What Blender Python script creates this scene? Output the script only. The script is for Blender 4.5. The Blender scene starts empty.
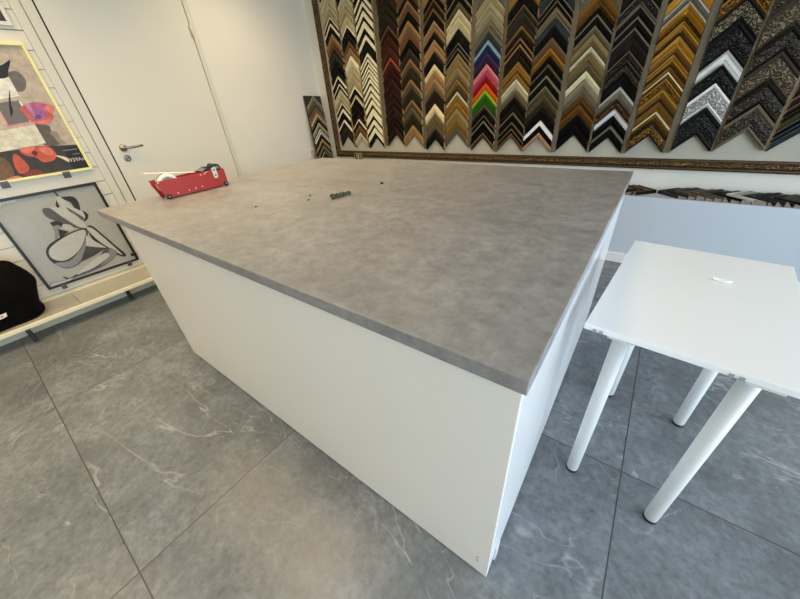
import bpy, math, random
from mathutils import Vector, Matrix, noise
random.seed(7)
SC = bpy.context.scene
COL = SC.collection
V = Vector

# ------------------------------------------------------------------ camera
CF, PITCH, ROLL, YAW = 315.93104, 0.56510, -0.08593, -0.67683
CAM = V((0.17501, 0.06052, 1.29991))
FW = V((math.sin(YAW)*math.cos(PITCH), math.cos(YAW)*math.cos(PITCH), -math.sin(PITCH)))
_r = V((math.cos(YAW), -math.sin(YAW), 0)); _u = _r.cross(FW)
RT = _r*math.cos(ROLL) + _u*math.sin(ROLL)
UP = -_r*math.sin(ROLL) + _u*math.cos(ROLL)
cd = bpy.data.cameras.new('camera'); cam = bpy.data.objects.new('camera', cd); COL.objects.link(cam)
m = Matrix.Identity(4)
for i in range(3):
    m[i][0], m[i][1], m[i][2], m[i][3] = RT[i], UP[i], -FW[i], CAM[i]
cam.matrix_world = m
cd.sensor_width = 36; cd.lens = CF/800*36; cd.clip_start = .02
SC.camera = cam

def hit(u, v, ax, val):
    """the point of a real plane of the room (axis = val) that a photograph pixel shows"""
    d = FW*CF + RT*(u-400) - UP*(v-299.5)
    return CAM + d*((val-CAM[ax])/d[ax])
def zat(x, y, v):
    """height on the vertical line (x, y) seen at pixel row v"""
    d0 = V((x-CAM.x, y-CAM.y, -CAM.z)); k = 299.5-v
    return (CF*d0.dot(UP) - k*d0.dot(FW))/(k*FW.z - CF*UP.z)

# ------------------------------------------------------------------ materials
def lin(c):
    out = []
    for x in c[:3]:
        x = x/255
        out.append(x/12.92 if x <= .04045 else ((x+.055)/1.055)**2.4)
    return (*out, 1)
class NT:
    def __init__(s, name):
        s.m = bpy.data.materials.new(name); s.m.use_nodes = True
        s.t = s.m.node_tree; s.b = s.t.nodes['Principled BSDF']
    def n(s, typ, **kw):
        nd = s.t.nodes.new(typ)
        for k, v in kw.items():
            if k in nd.inputs: nd.inputs[k].default_value = v
            else: setattr(nd, k, v)
        return nd
    def l(s, a, b): s.t.links.new(a, b)
    def coord(s, scale=(1,1,1), out='Object'):
        tc = s.n('ShaderNodeTexCoord'); mp = s.n('ShaderNodeMapping'); mp.inputs['Scale'].default_value = scale
        s.l(tc.outputs[out], mp.inputs[0]); return mp.outputs[0]
    def ramp(s, fac, stops):
        r = s.n('ShaderNodeValToRGB'); e = r.color_ramp.elements
        while len(e) < len(stops): e.new(.5)
        for el, (p, c) in zip(e, stops): el.position = p; el.color = c
        s.l(fac, r.inputs[0]); return r.outputs[0]
    def noise(s, vec, scale, detail=4, rough=.55, dist=0):
        nd = s.n('ShaderNodeTexNoise'); nd.inputs['Scale'].default_value = scale; nd.inputs['Detail'].default_value = detail
        nd.inputs['Roughness'].default_value = rough; nd.inputs['Distortion'].default_value = dist
        s.l(vec, nd.inputs['Vector']); return nd.outputs['Fac']
    def mix(s, fac, a, b, mode='MIX'):
        nd = s.n('ShaderNodeMix', data_type='RGBA', blend_type=mode)
        for val, idx in ((fac, 0), (a, 6), (b, 7)):
            if hasattr(val, 'is_linked'): s.l(val, nd.inputs[idx])
            else: nd.inputs[idx].default_value = val
        return nd.outputs[2]
    def bump(s, h, strength=.2, dist=.01):
        nd = s.n('ShaderNodeBump'); nd.inputs['Strength'].default_value = strength; nd.inputs['Distance'].default_value = dist
        s.l(h, nd.inputs['Height']); s.l(nd.outputs[0], s.b.inputs['Normal'])
    def set(s, **kw):
        for k, v in kw.items(): s.b.inputs[k.replace('_', ' ')].default_value = v
        return s
MATS = {}
def tint(c, f): return tuple(min(1, x*f) for x in c[:3]) + (1,)
def plain(name, rgb, rough=.5, metal=0., var=.06, scale=6, stretch=(1,1,1), coat=0., bump=0.):
    if name in MATS: return MATS[name]
    t = NT(name); c = lin(rgb)
    f = t.noise(t.coord(stretch), scale)
    t.l(t.ramp(f, [(.3, tint(c, 1-var)), (.7, tint(c, 1+var))]), t.b.inputs['Base Color'])
    t.set(Roughness=rough, Metallic=metal)
    t.b.inputs['Coat Weight'].default_value = coat
    if bump: t.bump(f, bump, .002)
    MATS[name] = t.m; return t.m

# ------------------------------------------------------------------ mesh helpers
class MB:
    def __init__(s): s.v = []; s.f = []; s.m = []; s.sm = []
    def face(s, pts, mi=0, smooth=False):
        b = len(s.v); s.v += [tuple(p) for p in pts]; s.f.append(tuple(range(b, b+len(pts)))); s.m.append(mi); s.sm.append(smooth)
    def quads(s, verts, faces, mi=0, smooth=False):
        b = len(s.v); s.v += [tuple(p) for p in verts]
        for f in faces: s.f.append(tuple(b+i for i in f)); s.m.append(mi); s.sm.append(smooth)
    def box(s, lo, hi, mi=0):
        x0, y0, z0 = lo; x1, y1, z1 = hi
        s.quads([(x0,y0,z0),(x1,y0,z0),(x1,y1,z0),(x0,y1,z0),(x0,y0,z1),(x1,y0,z1),(x1,y1,z1),(x0,y1,z1)],
                [(0,3,2,1),(4,5,6,7),(0,1,5,4),(1,2,6,5),(2,3,7,6),(3,0,4,7)], mi)
    def loft(s, rings, mi=0, smooth=True, cap=True, closed=True):
        n = len(rings[0]); vs = [p for r in rings for p in r]; fs = []
        for i in range(len(rings)-1):
            for j in range(n if closed else n-1):
                fs.append((i*n+j, i*n+(j+1) % n, (i+1)*n+(j+1) % n, (i+1)*n+j))
        s.quads(vs, fs, mi, smooth)
        if cap:
            s.face(rings[0][::-1], mi); s.face(rings[-1], mi)
    def tube(s, pts, r, n=12, mi=0, cap=True):
        rings = []; pts = [V(p) for p in pts]
        rr = r if isinstance(r, (list, tuple)) else [r]*len(pts)
        for i, p in enumerate(pts):
            d = (pts[min(i+1, len(pts)-1)]-pts[max(i-1, 0)]).normalized()
            a = d.orthogonal().normalized() if i == 0 else (a-d*a.dot(d)).normalized()
            b = d.cross(a)
            rings.append([p+(a*math.cos(2*math.pi*k/n)+b*math.sin(2*math.pi*k/n))*rr[i] for k in range(n)])
        s.loft(rings, mi, True, cap)
    def lathe(s, c, axis, prof, n=24, mi=0):
        """prof: (radius, distance along the axis)"""
        c = V(c); ax = V(axis).normalized(); a = ax.orthogonal().normalized(); b = ax.cross(a)
        s.loft([[c+ax*h+(a*math.cos(2*math.pi*k/n)+b*math.sin(2*math.pi*k/n))*max(r, 1e-4) for k in range(n)] for r, h in prof], mi, True, True)
    def prism(s, poly, off, mi=0):
        poly = [V(p) for p in poly]; off = V(off)
        s.face(poly, mi); s.face([p+off for p in poly][::-1], mi)
        for i in range(len(poly)):
            a, b = poly[i], poly[(i+1) % len(poly)]
            s.face([a, a+off, b+off, b], mi)
    def build(s, name, mats, parent=None, bevel=0., origin=None, weld=True):
        me = bpy.data.meshes.new(name)
        o = V(origin) if origin is not None else V((0,0,0))
        me.from_pydata([tuple(V(p)-o) for p in s.v], [], s.f)
        if not isinstance(mats, (list, tuple)): mats = [mats]
        for mm in mats: me.materials.append(mm)
        me.polygons.foreach_set('material_index', s.m); me.polygons.foreach_set('use_smooth', s.sm)
        import bmesh
        bm = bmesh.new(); bm.from_mesh(me)
        if weld: bmesh.ops.remove_doubles(bm, verts=bm.verts, dist=1e-5)
        bmesh.ops.recalc_face_normals(bm, faces=bm.faces)
        bm.to_mesh(me); bm.free(); me.update()
        ob = bpy.data.objects.new(name, me); COL.objects.link(ob); ob.location = o
        if parent is not None:
            ob.parent = parent; ob.matrix_parent_inverse = WM(parent).inverted()
        if bevel:
            bv = ob.modifiers.new('bevel', 'BEVEL'); bv.width = bevel; bv.segments = 2; bv.limit_method = 'ANGLE'
        return ob
def WM(o):
    mm = Matrix.LocRotScale(o.location, o.rotation_euler, o.scale)
    return (WM(o.parent) @ o.matrix_parent_inverse @ mm) if o.parent else mm
def tag(o, label, cat, group=None):
    o['label'] = label; o['category'] = cat
    if group: o['group'] = group
    return o
def thing(name, loc, label, cat, group=None):
    o = bpy.data.objects.new(name, None); COL.objects.link(o); o.location = loc; o.empty_display_size = .1
    return tag(o, label, cat, group)
def struct(o): o['kind'] = 'structure'; return o

# ------------------------------------------------------------------ room dimensions
XL, YB, XR, YF, ZC = -3.48, 3.35, 2.7, -2.3, 2.75
XS = XL + .022            # face of the slatted panelling

# setting materials
wallm = plain('painted_wall', (226, 222, 210), .6, var=.02, scale=3)
whitel = plain('white_laminate', (226, 224, 216), .38, var=.012, scale=2)
white_side = plain('white_gloss_laminate', (232, 232, 230), .2, var=.01, scale=2)
ceilm = plain('ceiling_paint', (235, 233, 228), .8, var=.01)
doorm = plain('door_paint', (222, 218, 203), .45, var=.012, scale=2)
trimm = plain('trim_paint', (214, 210, 195), .5, var=.015)
slatm = plain('slat_laminate', (220, 214, 196), .42, var=.015)
blackm = plain('black_plastic', (18, 18, 18), .45)
darkm = plain('dark_gap', (14, 13, 12), .8)
chrome = plain('brushed_steel', (150, 148, 142), .3, metal=.9, var=.05)
alum = plain('aluminium_channel', (215, 212, 205), .3, metal=.6, var=.03)

def tile_floor():
    t = NT('grey_marbled_tile')
    tc = t.n('ShaderNodeTexCoord'); sep = t.n('ShaderNodeSeparateXYZ'); t.l(tc.outputs['Object'], sep.inputs[0])
    def math_(op, a, b=None, c=None):
        nd = t.n('ShaderNodeMath', operation=op)
        for i, q in enumerate((a, b, c)):
            if q is None: continue
            if hasattr(q, 'is_linked'): t.l(q, nd.inputs[i])
            else: nd.inputs[i].default_value = q
        return nd.outputs[0]
    def cell(o, off):     # distance to the nearest joint and the index of the tile
        s_ = math_('DIVIDE', math_('SUBTRACT', o, off), 1.265)
        fl = math_('FLOOR', s_); fr = math_('SUBTRACT', s_, fl)
        d = math_('MINIMUM', fr, math_('SUBTRACT', 1.0, fr))
        return math_('MULTIPLY', d, 1.265), fl
    dx, ix = cell(sep.outputs[0], .40); dy, iy = cell(sep.outputs[1], -.19)
    d = math_('MINIMUM', dx, dy)
    grout = math_('LESS_THAN', d, .0022)
    idn = math_('ADD', math_('MULTIPLY', ix, 7.31), math_('MULTIPLY', iy, 3.77))
    cmb = t.n('ShaderNodeCombineXYZ'); t.l(idn, cmb.inputs[0]); t.l(idn, cmb.inputs[2])
    add = t.n('ShaderNodeVectorMath', operation='ADD'); t.l(tc.outputs['Object'], add.inputs[0]); t.l(cmb.outputs[0], add.inputs[1])
    p = add.outputs[0]
    big = t.noise(p, 1.3, 10, .7, .3)
    base = t.ramp(big, [(.3, lin((89, 94, 98))), (.5, lin((103, 108, 112))), (.72, lin((120, 124, 128)))])
    fine = t.noise(p, 38, 8, .7, .2)
    med = t.noise(p, 5, 9, .74, .4)
    base = t.mix(.5, base, t.ramp(med, [(.27, lin((128, 128, 128))), (.70, lin((235, 235, 235)))]), 'OVERLAY')
    base = t.mix(.45, base, t.ramp(fine, [(.35, lin((130, 130, 130))), (.65, lin((235, 235, 235)))]), 'OVERLAY')
    # pale veins: thin level lines of a stretched, distorted noise
    mp = t.n('ShaderNodeMapping'); mp.inputs['Rotation'].default_value = (0, 0, .6); mp.inputs['Scale'].default_value = (1, 2.1, 1); t.l(p, mp.inputs[0])
    v = t.noise(mp.outputs[0], .8, 5, .58, .9)
    vein = t.ramp(math_('ABSOLUTE', math_('SUBTRACT', v, .5)), [(0, (1,1,1,1)), (.007, (0,0,0,1))])
    mask = t.ramp(t.noise(p, 1.7, 3), [(.40, (0,0,0,1)), (.58, (1,1,1,1))])
    vm = math_('MULTIPLY', math_('MULTIPLY', vein, mask), .55)
    base = t.mix(vm, base, lin((182, 182, 180)))
    v2 = t.noise(mp.outputs[0], 1.5, 3, .5, 1.3)
    vein2 = t.ramp(math_('ABSOLUTE', math_('SUBTRACT', v2, .5)), [(0, (1,1,1,1)), (.006, (0,0,0,1))])
    mask2 = t.ramp(t.noise(p, 2.9, 3), [(.5, (0,0,0,1)), (.66, (1,1,1,1))])
    base = t.mix(math_('MULTIPLY', mask2, .4), base, lin((84, 87, 90)))
    mask3 = t.ramp(t.noise(p, 2.3, 3, .5, .6), [(.44, (0,0,0,1)), (.6, (1,1,1,1))])
    base = t.mix(math_('MULTIPLY', math_('MULTIPLY', vein2, mask3), .4), base, lin((176, 178, 180)))
    base = t.mix(grout, base, lin((58, 58, 58)))
    t.l(base, t.b.inputs['Base Color'])
    t.l(t.ramp(fine, [(.3, (.27,.27,.27,1)), (.7, (.36,.36,.36,1))]), t.b.inputs['Roughness'])
    h = t.mix(grout, fine, (0,0,0,1)); t.bump(h, .06, .004)
    return t.m
def concrete_top():
    t = NT('grey_concrete_laminate')
    p = t.coord((1, 1, 1)); ps = t.coord((.9, 1.5, 1))
    big = t.noise(ps, 2.2, 10, .72, .25); fine = t.noise(p, 24, 8, .7)
    c = t.ramp(big, [(.28, lin((126, 125, 124))), (.5, lin((138, 137, 136))), (.72, lin((150, 149, 147)))])
    c = t.mix(.42, c, t.ramp(fine, [(.34, lin((120, 124, 128))), (.66, lin((222, 222, 222)))]), 'OVERLAY')
    sp = t.noise(p, 3.2, 9, .72, .4)
    c = t.mix(t.ramp(sp, [(.60, (0,0,0,1)), (.74, (.4,.4,.4,1))]), c, lin((108, 105, 101)))
    t.l(c, t.b.inputs['Base Color'])
    t.l(t.ramp(fine, [(.3, (.34,.34,.34,1)), (.7, (.46,.46,.46,1))]), t.b.inputs['Roughness'])
    t.bump(fine, .05, .003)
    return t.m
floorm = tile_floor(); topm = concrete_top()

# ------------------------------------------------------------------ shell
b = MB(); b.box((XL-.1, YF-.1, -.1), (XR+.1, YB+.1, 0)); struct(b.build('floor', floorm))
b = MB(); b.box((XL-.1, YF-.1, ZC), (XR+.1, YB+.1, ZC+.1)); struct(b.build('ceiling', ceilm))
b = MB(); b.box((XL-.1, YB, 0), (XR+.1, YB+.1, ZC)); struct(b.build('wall_back', wallm))
DY0, DY1, DZ = .955, 1.945, 2.30      # door opening in the left wall
b = MB(); b.box((XL-.1, YF, 0), (XL, DY0-.075, ZC)); b.box((XL-.1, DY1+.055, 0), (XL, YB, ZC)); b.box((XL-.1, DY0-.075, DZ+.06), (XL, DY1+.055, ZC))
struct(b.build('wall_left', wallm))
# glazed shop front to the right, and the entrance side behind the camera
def glazed(name, wname, pt, a0, a1, w0, w1, z0, z1, mull):
    b = MB()
    for lo, hi, za, zb in ((a0, w0, 0, ZC), (w1, a1, 0, ZC), (w0, w1, 0, z0), (w0, w1, z1, ZC)):
        if hi-lo > 1e-3 and zb-za > 1e-3:
            p, q = pt(lo, 0), pt(hi, .1)
            b.box((min(p[0], q[0]), min(p[1], q[1]), za), (max(p[0], q[0]), max(p[1], q[1]), zb))
    struct(b.build(wname, wallm))
    f = MB()
    def bar(lo, hi, za, zb):
        p, q = pt(lo, .02), pt(hi, .08)
        f.box((min(p[0], q[0]), min(p[1], q[1]), za), (max(p[0], q[0]), max(p[1], q[1]), zb))
    bar(w0, w1, z0, z0+.06); bar(w0, w1, z1-.06, z1)
    for k in range(mull+1):
        c = w0 + (w1-w0)*k/mull; bar(max(w0, c-.03), min(w1, c+.03), z0+.06, z1-.06)
    struct(f.build(name, plain('window_frame_grey', (70, 72, 75), .5)))
glazed('window_1', 'wall_right', lambda a, d: (XR+d, a), YF, YB, -2.1, 2.2, .08, 2.55, 3)
b = MB(); b.box((XL-.1, YF-.1, 0), (XR+.1, YF, ZC)); struct(b.build('wall_front', wallm))

# low boxed ledge along the back wall with its baseboard
LZ, LY = .545, 3.06
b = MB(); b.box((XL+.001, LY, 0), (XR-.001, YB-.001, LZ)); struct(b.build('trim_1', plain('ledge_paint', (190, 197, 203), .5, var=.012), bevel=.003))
b = MB(); b.box((XL+.002, LY-.012, 0), (XR-.002, LY-.0005, .082)); struct(b.build('baseboard_back', plain('baseboard_paint', (228, 228, 226), .45, var=.01), bevel=.003))

# slatted display panelling on the left wall
SY = .815
b = MB(); b.box((XL+.0005, YF+.01, .02), (XL+.006, SY, ZC-.01), 1)
z = 1.971
zs = [1.971 - .1067*k for k in range(-7, 18)]
for zt in zs:
    z0, z1 = zt-.1067+.004, zt-.004
    if z1 < .05: continue
    b.box((XL+.0055, YF+.01, max(z0, .03)), (XS, SY, min(z1, ZC-.02)), 0)
    if z0 > .05: b.box((XL+.0055, YF+.01, z0-.0078), (XL+.018, SY, z0-.0058), 2)
struct(b.build('trim_2', [slatm, plain('slot_back_board', (190, 182, 162), .6), alum]))  # board behind the slats, a tone darker than their laminate
b = MB(); b.box((XL+.0005, SY+.002, .0), (XS+.002, .872, ZC-.01)); struct(b.build('trim_3', trimm, bevel=.002))

# door with casing
d = MB()
d.box((XL-.06, DY0-.074, 0), (XL+.014, DY0-.012, DZ+.05)); d.box((XL-.06, DY1+.012, 0), (XL+.014, DY1+.054, DZ+.05)); d.box((XL-.06, DY0-.074, DZ+.012), (XL+.014, DY1+.054, DZ+.05))
dr = struct(d.build('door_1', trimm, bevel=.002))
b = MB(); b.box((XL-.05, DY0, .012), (XL+.004, DY1+.0085, DZ)); leaf = b.build('door_leaf', doorm, dr, bevel=.002)
b = MB(); b.box((XL-.055, DY0-.012, 0), (XL-.051, DY1+.012, DZ+.012)); b.box((XL-.05, DY0-.0125, 0), (XL+.004, DY0-.001, DZ+.01)); b.build('door_seal', darkm, dr)
h = hit(123, 148, 0, XL); hz = h.z; hy = h.y
b = MB(); b.lathe((XL+.004, hy, hz), (1,0,0), [(.028, 0), (.028, .006), (.025, .009), (.011, .0095), (.010, .05), (.0, .052)])
b.tube([(XL+.045, hy, hz), (XL+.054, hy+.03, hz), (XL+.055, hy+.075, hz+.0), (XL+.052, hy+.135, hz+.004)], [.010, .010, .009, .008], 12)
b.build('door_handle', chrome, dr)
k = hit(127, 158, 0, XL)
b = MB(); b.lathe((XL+.004, k.y, k.z), (1,0,0), [(.026, 0), (.026, .006), (.023, .009), (.006, .0092), (.006, .004), (0, .004)]); b.lathe((XL+.0085, k.y, k.z), (1,0,0), [(.012, 0), (.011, .005), (0, .0052)])
b.build('key_rosette', chrome, dr)
for hzz in (1.94, .35):
    b = MB(); b.tube([(XL+.018, DY1+.006, hzz-.045), (XL+.018, DY1+.006, hzz+.045)], .0075, 12); b.box((XL+.0005, DY1-.006, hzz-.04), (XL+.012, DY1+.012, hzz+.04)); b.build('hinge', plain('hinge_metal', (205, 200, 185), .4, metal=.3), dr)

# electric socket on the left wall in the corner
s = hit(312, 152.5, 0, XL)
so = thing('wall_socket', (XL, s.y, s.z), 'small white wall socket low in the corner beyond the grey counter', 'socket')
b = MB(); b.box((XL+.0005, s.y-.045, s.z-.042), (XL+.012, s.y+.045, s.z+.042)); b.build('cover_plate', plain('socket_plastic', (232, 226, 205), .4), so, bevel=.004)
b = MB(); b.lathe((XL+.0125, s.y, s.z), (1,0,0), [(.026, 0), (.026, .002), (.022, .0022), (.021, -.0005 + .001), (0, .001)]); b.build('socket_well', plain('socket_inner', (200, 194, 172), .5), so)

# ------------------------------------------------------------------ counter
TX0, TX1, TY0, TY1, TZ, TT = -2.25120, 0.10936, 0.45689, 2.13437, .90, .036
BX0, BX1, BY0, BY1 = -1.90255, 0.10069, 0.45689+.008, TY1-.02
ct = thing('work_counter', ((TX0+TX1)/2, (TY0+TY1)/2, 0), 'big white counter with a grey concrete-look worktop filling the middle of the shop', 'counter')
SEAM = 1.287
b = MB(); b.box((TX0, TY0, TZ-TT), (TX1, SEAM-.0006, TZ)); b.build('worktop', topm, ct, bevel=.0025)
b = MB(); b.box((TX0, SEAM+.0006, TZ-TT), (TX1, TY1, TZ)); b.build('worktop', topm, ct, bevel=.0025)
zt = TZ-TT-.0005
b = MB(); b.box((BX0, BY0, .008), (BX1, BY0+.018, zt)); b.build('front_panel', whitel, ct, bevel=.0015)
b = MB()
ys = [BY0+.0185, .98, 1.53, BY1]
for y0, y1 in zip(ys[:-1], ys[1:]):
    b = MB(); b.box((BX1-.019, y0+.001, .008), (BX1-.001, y1-.001, zt)); b.build('side_panel', white_side, ct, bevel=.0012)
b = MB(); b.box((BX0, BY0+.0185, .008), (BX0+.018, BY1, zt)); b.build('side_panel', whitel, ct, bevel=.0015)
b = MB(); b.box((BX0+.02, BY1-.018, .008), (BX1-.02, BY1, zt)); b.build('back_panel', whitel, ct, bevel=.0015)
b = MB(); b.box((BX0+.05, BY0+.06, 0), (BX1-.05, BY1-.05, .05)); b.build('plinth', plain('plinth_dark', (52, 52, 54), .6), ct)
c = BX1-.001
b = MB(); b.box((c, BY0+.055, .008), (c+.006, BY0+.085, .10)); b.build('edge_clip', plain('clip_plastic', (205, 208, 212), .4), ct, bevel=.002)
for dz in (.085, .105):
    b = MB(); b.lathe((BX1-.035, BY0-.0002, dz), (0,-1,0), [(.004, 0), (.003, .001), (0, .0011)], 10); b.build('screw_cap', plain('cap_grey', (150, 148, 140), .5), ct)

# ------------------------------------------------------------------ white side table
tw = plain('white_table_top', (232, 234, 234), .34, var=.008, scale=2)
tl_ = plain('white_table_leg', (204, 206, 203), .35, var=.01)
H2, T2 = .755, .018
c00 = hit(585, 323, 2, H2); c01 = hit(640, 241, 2, H2); c11 = hit(796, 267, 2, H2)
uy = c01-c00; wy = uy.length; c10 = hit(738, 372, 2, H2); ux = (c10-c00).normalized(); uy = V((-ux.y, ux.x, 0)); wx = (c11-c00).dot(ux)-.004
O2 = c00.copy()
wt = thing('side_table', (O2.x+ux.x*wx/2+uy.x*wy/2, O2.y+ux.y*wx/2+uy.y*wy/2, 0), 'small white table with four round legs to the right of the counter', 'table')
def P2(a, bb, z): return O2*1 + ux*a + uy*bb + V((0, 0, z-H2))
b = MB(); b.prism([P2(0,0,H2-T2), P2(wx,0,H2-T2), P2(wx,wy,H2-T2), P2(0,wy,H2-T2)], (0,0,T2)); b.build('tabletop', tw, wt, bevel=.002)
def local(p): return ((p-O2).dot(ux), (p-O2).dot(uy))
feet = [local(hit(u, v, 2, 0)) for u, v in ((571.5, 468), (608.5, 394), (677.5, 423.5), (649.5, 518))]
for fa, fb in feet:
    lg = MB(); p = P2(fa, fb, 0)
    lg.lathe((p.x, p.y, .012), (0,0,1), [(.0195, 0), (.0203, .002), (.0213, H2-T2-.0045-.012), ], 28)
    lo = lg.build('leg', tl_, wt)
    lg = MB(); lg.lathe((p.x, p.y, 0), (0,0,1), [(.0195, 0), (.0215, .003), (.0215, .0118)], 24); fo = lg.build('foot', blackm, lo); fo['label'] = 'black plastic foot under the white leg'
    pl = MB(); a0, a1 = max(fa-.05, -.002), min(fa+.05, wx+.002); b0, b1 = max(fb-.075, .0), min(fb+.075, wy)
    b0 = -.0015 if fb < wy/2 else b0
    pl.prism([P2(a0+.02,b0,H2-T2-.004), P2(a1-.02,b0,H2-T2-.004), P2(a1-.02,b1,H2-T2-.004), P2(a0+.02,b1,H2-T2-.004)], (0,0,.0037)); pl.build('mounting_plate', plain('plate_white', (205, 206, 204), .4), wt, bevel=.001)
for px in ((595.5, 328.5), (601.5, 331), (731.5, 371), (742, 375.5)):
    p = hit(*px, 2, H2-.012); la, lb = local(p)
    b = MB(); q0 = P2(la-.004, -.0004, H2-.017); b.prism([q0, q0+ux*.009, q0+ux*.009+V((0,0,.008)), q0+V((0,0,.008))], -uy*.002); b.build('edge_bracket', plain('bracket_metal', (168, 168, 166), .4, metal=.4), wt)
# torn scrap of paper on it
p = hit(722, 281.5, 2, H2)
b = MB(); pts = []
for k in range(9):
    a = 2*math.pi*k/9; r = .022*(.6+.5*random.random()); pts.append((p.x+r*1.3*math.cos(a), p.y+r*.6*math.sin(a)))
top = [(x, y, H2+.004+.004*random.random()) for x, y in pts]
b.loft([[(x, y, H2+.0006) for x, y in pts], top]); tag(b.build('paper_scrap', plain('paper_white', (245, 245, 242), .7)), 'tiny torn scrap of white paper on the white table', 'paper')

# ------------------------------------------------------------------ low display shelf along the left wall
SZ = .138
sh = thing('display_shelf', (XL+.2, -.4, 0), 'low cream display shelf on short black legs along the left wall', 'shelf')
sx1 = -3.085; sy0, sy1 = -1.6, .80
deckm = plain('grey_gloss_deck', (160, 158, 146), .18, var=.03)
for y0, y1 in ((sy0, -.62), (-.618, .205), (.207, sy1)):
    b = MB(); b.box((XS+.012, y0, SZ-.02), (sx1-.016, y1, SZ-.004)); b.build('deck_panel', deckm, sh, bevel=.001)
b = MB(); b.box((sx1-.015, sy0, SZ-.028), (sx1, sy1, SZ)); b.build('front_lip', plain('lip_cream', (232, 222, 190), .4), sh, bevel=.002)
b = MB(); b.box((XS+.001, sy0, 0), (-3.27, sy1, SZ-.021)); b.build('plinth', plain('shelf_plinth', (214, 204, 174), .5), sh)
b = MB(); b.box((XS+.001, sy0, SZ-.0205), (XS+.0115, sy1, SZ+.012)); b.build('back_strip', plain('lip_cream', (232, 222, 190), .4), sh)
for u, v in ((38, 342), (132.5, 300), (-90, 400)):
    p = hit(u, v, 2, 0) if u > -50 else V((-3.1, -.75, 0))
    b = MB(); b.box((p.x-.016, p.y-.013, .012), (p.x+.016, p.y+.013, SZ-.029)); lg = b.build('leg', blackm, sh, bevel=.002)
    b = MB(); b.lathe((p.x, p.y, 0), (0,0,1), [(.009, 0), (.010, .002), (.010, .0118)], 16); b.build('foot', plain('foot_grey', (120, 118, 110), .4, metal=.5), lg)

# ------------------------------------------------------------------ posters
def catmull(pts, n=6):
    out = []; N = len(pts)
    for i in range(N):
        p0, p1, p2, p3 = (pts[(i+j-1) % N] for j in range(4))
        for k in range(n):
            t = k/n
            out.append(tuple(.5*(2*p1[c]+(p2[c]-p0[c])*t+(2*p0[c]-5*p1[c]+4*p2[c]-p3[c])*t*t+(3*p1[c]-p0[c]-3*p2[c]+p3[c])*t**3) for c in range(2)))
    return out
def tri_poly(pts2):
    from mathutils.geometry import tessellate_polygon
    return tessellate_polygon([[V((x, y, 0)) for x, y in pts2]])
def glass_mat():
    t = NT('picture_glass'); t.t.nodes.remove(t.b)
    tr = t.n('ShaderNodeBsdfTransparent'); gl = t.n('ShaderNodeBsdfGlossy'); gl.inputs['Roughness'].default_value = .02
    fr = t.n('ShaderNodeFresnel'); fr.inputs['IOR'].default_value = 1.5
    ge = t.n('ShaderNodeNewGeometry'); sb_ = t.n('ShaderNodeMath', operation='SUBTRACT'); sb_.inputs[0].default_value = 1; t.l(ge.outputs['Backfacing'], sb_.inputs[1])
    mu = t.n('ShaderNodeMath', operation='MULTIPLY'); t.l(fr.outputs[0], mu.inputs[0]); t.l(sb_.outputs[0], mu.inputs[1])
    mx = t.n('ShaderNodeMixShader'); t.l(mu.outputs[0], mx.inputs[0]); t.l(tr.outputs[0], mx.inputs[1]); t.l(gl.outputs[0], mx.inputs[2])
    t.l(mx.outputs[0], t.t.nodes['Material Output'].inputs[0]); return t.m
glassm = glass_mat()
def picture(name, y0, y1, z0, z1, fw, fd, framemat, paper, shapes, label, glass=True, light=(0,0,1)):
    """framed picture hung flat on the slatted panelling; shapes in wall metres (y, z)"""
    xb = XS+.004
    root = thing(name, (xb, (y0+y1)/2, z0), label, 'poster')
    fr = MB()
    fr.box((xb, y0, z0), (xb+fd, y1, z0+fw)); fr.box((xb, y0, z1-fw), (xb+fd, y1, z1))
    fr.box((xb, y0, z0+fw), (xb+fd, y0+fw, z1-fw)); fr.box((xb, y1-fw, z0+fw), (xb+fd, y1, z1-fw))
    fr.build('frame', framemat, root, bevel=.0015)
    xa = xb+.006
    mats = [paper]; a = MB(); a.box((xb+.001, y0+fw-.001, z0+fw-.001), (xa, y1-fw+.001, z1-fw+.001), 0)
    for i, (poly, mm) in enumerate(shapes):
        if mm not in mats: mats.append(mm)
        x = xa + .00012*(i+1)
        poly = [(min(max(y, y0+fw), y1-fw), min(max(zz, z0+fw), z1-fw)) for y, zz in poly]
        for tri in tri_poly(poly): a.face([(x, *poly[j]) for j in tri], mats.index(mm))
    a.build('artwork', mats, root, weld=False)
    if glass:
        g = MB(); xg = xa+.00012*(len(shapes)+3)+.0015; g.box((xg, y0+fw-.001, z0+fw-.001), (xg+.002, y1-fw+.001, z1-fw+.001)); g.build('glass_pane', glassm, root)
    return root, xa+.00012*(len(shapes)+1)
XA = XS+.0105
def crop(ox, oy, sc):
    return lambda pts, smooth=True: [(q.y, q.z) for q in (hit(ox+u/sc, oy+v/sc, 0, XA) for u, v in (catmull(pts) if smooth else pts))]
def ink(name, rgb): return plain('ink_'+name, rgb, .6, var=.04 if 'grey' in name or name in ('pale', 'black') else .2, scale=30)

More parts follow.
